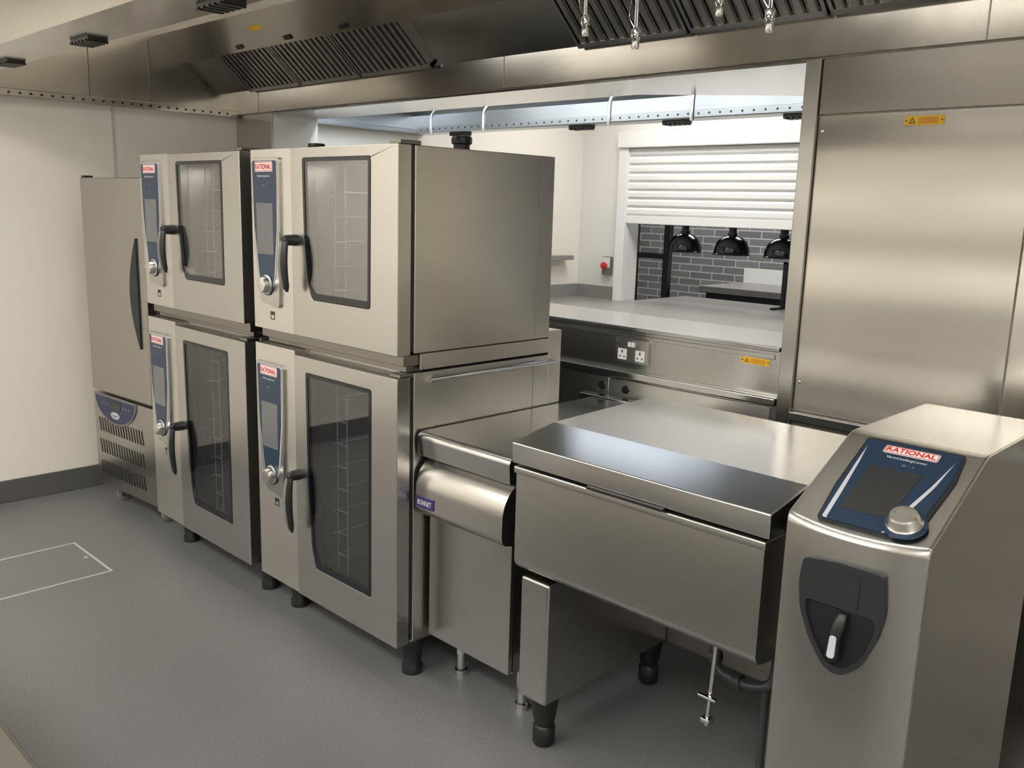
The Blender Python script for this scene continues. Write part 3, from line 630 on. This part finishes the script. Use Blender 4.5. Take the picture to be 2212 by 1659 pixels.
# ------------------------------------------------------------ servery canopy
c2 = thing('servery_canopy', (-3.2, 3.5, 2.07), 'cool lit stainless canopy above the serving side with punched gutter', 'extractor hood')
prism('hood_shell', [(3.05, 2.45), (3.3, 2.5), (3.86, 2.16), (3.86, 2.05), (3.98, 2.05), (3.98, 2.66), (3.05, 2.66)], -4.75, 1.0, 'steel_cool', c2, smooth=5)
box('end_panel', -4.785, -4.75, 3.05, 3.98, 2.05, 2.66, 'steel_cool', c2)
box('end_gutter', -4.75, -4.69, 3.06, 3.86, 2.05, 2.075, 'galv', c2, bevel=0.003)
box('front_gutter', -4.69, 1.0, 3.845, 3.86, 2.052, 2.088, 'galv', c2, bevel=0.003)
gh = boxes('gutter_hole', [(-4.65 + i * 0.06, -4.641 + i * 0.06, 3.843, 3.8455, 2.066, 2.075) for i in range(60)], 'black', c2); gh['kind'] = 'stuff'
SM = Matrix.Translation((0, 3.86, 2.16)) @ Matrix.Rotation(math.atan2(0.34, -0.56), 4, 'X')
sg = 1 if (SM.to_3x3() @ Vector((0, 0, 1))).z < 0 else -1
for (xa_, xb_) in ((-4.5, -3.5), (-3.3, -2.3), (-2.1, -1.1)):
    boxes('light_diffuser', [(xa_, xb_, 0.26, 0.46, min(0, sg * 0.008), max(0, sg * 0.008))], 'lamp5', c2, mtx=SM)
for x in (-4.35, -3.35, -2.72, -2.05):
    boxes('drain_slot', [(x - 0.07, x + 0.07, 3.89, 3.95, 2.035, 2.051)] + [(x - 0.065 + j * 0.028, x - 0.050 + j * 0.028, 3.885, 3.955, 2.028, 2.037) for j in range(5)], 'black', c2)
for (x, yy) in ((-4.1, 3.55), (-3.65, 3.55), (-2.72, 3.5), (-2.25, 3.5)):
    tube('gas_drop', smoothpath([(x, yy, 2.34), (x, yy, 2.22), (x - 0.05, yy + 0.03, 2.17), (x - 0.10, yy, 2.12), (x - 0.10, yy, 2.0)], 0.03), 0.010, 'chrome', c2)
    lathe('pipe_union', [(0.010, 0), (0.018, 0), (0.018, 0.03), (0.010, 0.03)], (x, yy, 2.22), 'galv', c2)
tube('gas_pipe', [(-4.6, 3.52, 2.22), (-1.5, 3.52, 2.22)], 0.013, 'chrome', c2)
tube('gas_pipe', [(-3.0, 3.35, 2.16), (-1.5, 3.60, 2.16)], 0.010, 'chrome', c2)

# ------------------------------------------------------------ servery counter, hatch
ct = thing('servery_counter', (-3.2, 5.0, 0), 'long grey counter with upstand running through the serving hatch', 'counter')
box('base_cabinet', -4.785, -0.5, 4.75, 5.62, 0, 0.862, 'steel', ct)
boxes('worktop', [(-4.788, -0.5, 4.70, 5.628, 0.862, 0.90), (HX0 + 0.005, HX1 - 0.005, 5.62, 6.45, 0.863, 0.8995)], 'counter', ct)
each('upstand', [(-4.77, HX0 - 0.09, 5.610, 5.628, 0.90, 1.0), (-4.788, -4.77, 4.70, 5.62, 0.90, 1.0)], 'counter', ct)
ws = thing('wall_shelf', (-4.7, 4.9, 1.2), 'small grey ledge fixed to the servery wall', 'shelf')
box('shelf_board', -4.788, -4.68, 4.5, 5.45, 1.20, 1.235, 'counter', ws, bevel=0.003)
sh_ = thing('roller_shutter', (-3.0, 5.6, 0.9), 'white slatted roller shutter half lowered over the serving hatch', 'shutter')
ns = 8; h = (2.06 - 1.56) / ns
prof = [(5.62, 2.06)]
for i in range(ns):
    prof += [(5.600, 2.06 - i * h - 0.004), (5.592, 2.06 - (i + 0.3) * h), (5.592, 2.06 - (i + 0.75) * h), (5.604, 2.06 - (i + 1) * h + 0.004), (5.612, 2.06 - (i + 1) * h)]
prof += [(5.62, 1.56)]
prism('curtain', prof, HX0, HX1, 'white', sh_, smooth=15)
box('bottom_bar', HX0, HX1, 5.585, 5.625, 1.50, 1.562, 'white', sh_, bevel=0.004)
box('guide_rail', HX0 - 0.085, HX0, 5.57, 5.629, 0.90, 2.06, 'white', sh_, bevel=0.003)
box('guide_rail', HX1, HX1 + 0.07, 5.57, 5.629, 0.90, 2.06, 'white', sh_, bevel=0.003)
box('shutter_box', HX0 - 0.085, HX1 + 0.07, 5.545, 5.629, 2.06, 2.18, 'white', sh_, bevel=0.006)
eb = thing('emergency_stop', (-4.47, 5.62, 1.1), 'red mushroom emergency button on a white plate', 'button')
plate('back_box', [rpoly([(-4.51, 1.09), (-4.43, 1.09), (-4.43, 1.235), (-4.51, 1.235)], 0.008)], 0.033, front(5.595), 'greyplastic', eb)
plate('faceplate', [rpoly([(-4.508, 1.15), (-4.432, 1.15), (-4.432, 1.23), (-4.508, 1.23)], 0.006)], 0.003, front(5.593), 'white', eb)
lathe('push_button', [(0.016, 0), (0.016, 0.02), (0.028, 0.022), (0.028, 0.034), (0.018, 0.04), (0, 0.042)], (-4.47, 5.593, 1.165), 'red', eb, rot=RX90)

gr = thing('lamp_rail', (-3.3, 6.0, 1.75), 'black rail that carries the heat lamps above the pass', 'rail')
box('rail_bar', -4.3, -2.2, 5.98, 6.02, 1.62, 1.66, 'black', gr)
tube('rail_support', [[(-4.2, 6.0, 1.66), (-4.2, 6.0, 3.0)], [(-2.3, 6.0, 1.66), (-2.3, 6.0, 3.0)]], 0.01, 'black', gr)
def lamp(x):
    t = thing('heat_lamp', (x, 6.0, 1.30), 'glossy black dome heat lamp hanging over the pass', 'lamp', 'black dome heat lamps')
    q = 1.1
    lathe('lamp_shade', [(0.125 * q, 0.0), (0.128 * q, 0.008), (0.122 * q, 0.012), (0.118 * q, 0.055), (0.10 * q, 0.10), (0.07 * q, 0.13), (0.035, 0.143), (0.035, 0.165), (0.0, 0.168)], (x, 6.0, 1.29), 'blackgloss', t)
    lathe('shade_lining', [(0.120 * q, 0.004), (0.112 * q, 0.05), (0.095 * q, 0.09), (0.06 * q, 0.118), (0, 0.124)], (x, 6.0, 1.29), 'copper', t)
    lathe('bulb', [(0, 0.012), (0.03, 0.02), (0.045, 0.045), (0.03, 0.08), (0.015, 0.11), (0, 0.115)], (x, 6.0, 1.29), 'bulb', t, seg=20)
    lathe('lamp_neck', [(0.0, 0.168), (0.028, 0.168), (0.028, 0.20), (0.045, 0.205), (0.045, 0.225), (0.015, 0.235), (0.012, 0.33), (0, 0.33)], (x, 6.0, 1.29), 'black', t)
    return t
l0 = lamp(-4.02); copy_thing(l0, (0.42, 0, 0)); copy_thing(l0, (0.84, 0, 0))
dc = thing('dining_counter', (-3.8, 7.6, 0), 'pale serving counter with upstand in front of the brick wall', 'counter')
box('cabinet', -4.65, -2.0, 7.35, 8.1, 0, 0.86, 'darkgrey', dc)
box('worktop', -4.70, -1.95, 7.30, 8.15, 0.86, 0.92, 'counter', dc, bevel=0.004)
box('upstand', -4.70, -1.95, 8.10, 8.15, 0.92, 1.06, 'white', dc)
gs = thing('glazed_screen', (-5.1, 7.0, 0), 'black metal framed screen standing by the dining room', 'screen')
boxes('screen_frame', [(-5.32, -5.22, 6.97, 7.03, 0, 2.9), (-4.90, -4.84, 6.97, 7.03, 0, 2.9), (-5.22, -4.90, 6.98, 7.02, 1.16, 1.21), (-5.22, -4.90, 6.98, 7.02, 1.9, 1.95), (-5.22, -4.90, 6.98, 7.02, 0.0, 0.1)], 'black', gs)
st = thing('display_stand', (-3.28, 6.26, 0.9), 'thin black metal stand on the pass counter', 'stand')
boxes('stand_frame', [(-3.30, -3.27, 6.25, 6.28, 0.901, 1.25), (-3.30, -3.27, 6.10, 6.40, 0.901, 0.915), (-3.30, -3.05, 6.25, 6.28, 1.235, 1.25)], 'black', st)

iw = thing('prep_table', (-1.9, -0.1, 0), 'stainless steel preparation table with a rounded front edge', 'table')
box('worktop', -3.3, -0.55, -0.45, 0.314, 0.86, 0.90, 'steel', iw, bevel=0.01, seg=3)
for lx_ in (-3.2, -0.65):
    for ly_ in (-0.37, 0.22): box('leg', lx_ - 0.02, lx_ + 0.02, ly_ - 0.02, ly_ + 0.02, 0, 0.862, 'steel_v', iw)
box('shelf', -3.2, -0.65, -0.37, 0.22, 0.2, 0.22, 'steel', iw)
wc = thing('added_wall_counter', (-1.5, -2.7, 0), 'unseen dark stainless cabinet run added to darken low reflections in the oven fronts', 'cabinet')  # unseen row added so the steel fronts reflect darker towards the floor
box('cabinet', -4.9, 2.5, -2.98, -2.35, 0.0, 0.87, 'steel_dark', wc)
box('worktop', -4.9, 2.5, -2.99, -2.32, 0.87, 0.91, 'steel', wc, bevel=0.004)

# ------------------------------------------------------------ lights
def fixture(name, x0, x1, y0, y1, z, mat, label):
    t = thing(name, ((x0 + x1) / 2, (y0 + y1) / 2, z), label, 'light')
    box('diffuser', x0 + 0.02, x1 - 0.02, y0 + 0.02, y1 - 0.02, z - 0.022, z - 0.015, mat, t)
    boxes('frame', [(x0, x1, y0, y0 + 0.02, z - 0.03, z), (x0, x1, y1 - 0.02, y1, z - 0.03, z), (x0, x0 + 0.02, y0 + .02, y1 - .02, z - 0.03, z), (x1 - 0.02, x1, y0 + .02, y1 - .02, z - 0.03, z), (x0 + .02, x1 - .02, y0 + .02, y1 - .02, z - 0.012, z)], 'white', t)
for x in (-3.9, -1.9, 0.3, 2.0): fixture('ceiling_light', x - 0.6, x + 0.6, -0.9, -0.3, ZC, 'lamp', 'square warm LED ceiling panel')
for x in (-3.9, -1.9, 0.3): fixture('ceiling_light', x - 0.6, x + 0.6, -2.2, -1.6, ZC, 'lamp', 'square warm LED ceiling panel')
for x in (-3.6, -1.3, 0.8): fixture('canopy_light', x - 0.55, x + 0.55, 1.45, 1.62, 2.598, 'lamp2', 'slim light fitting recessed inside the canopy')
fixture('ceiling_light', -4.2, -3.0, 4.5, 5.1, ZC, 'lamp3', 'square LED ceiling panel over the counter')
fixture('ceiling_light', -2.4, -1.2, 4.5, 5.1, ZC, 'lamp3', 'square LED ceiling panel over the counter')
area('canopy_strip_lamp', (-3.0, 3.22, 2.42), (2.8, 0.12), 22, (0.86, 0.93, 1.0))
area('dining_lamp', (-4.5, 7.2, 2.95), (2.5, 0.8), 65, (1.0, 0.98, 0.96))

w = bpy.data.worlds.new('World'); scene.world = w; w.use_nodes = True
w.node_tree.nodes['Background'].inputs[0].default_value = (1, 0.95, 0.9, 1); w.node_tree.nodes['Background'].inputs[1].default_value = 0.2

# ------------------------------------------------------------ camera
R = [[0.71083, 0.1562, -0.6858], [0.70279, -0.11864, 0.70143], [0.0282, -0.98058, -0.1941]]
cam = bpy.data.cameras.new('Camera'); co = bpy.data.objects.new('Camera', cam); COL.objects.link(co)
m4 = Matrix(((R[0][0], -R[0][1], -R[0][2], 0), (R[1][0], -R[1][1], -R[1][2], 0), (R[2][0], -R[2][1], -R[2][2], 1.6), (0, 0, 0, 1)))
co.matrix_world = m4
cam.sensor_fit = 'HORIZONTAL'; cam.sensor_width = 36; cam.lens = 1934.9 / 2212 * 36; cam.clip_start = 0.05
scene.camera = co
scene.view_settings.view_transform = 'Standard'
scene.view_settings.exposure = 0.0
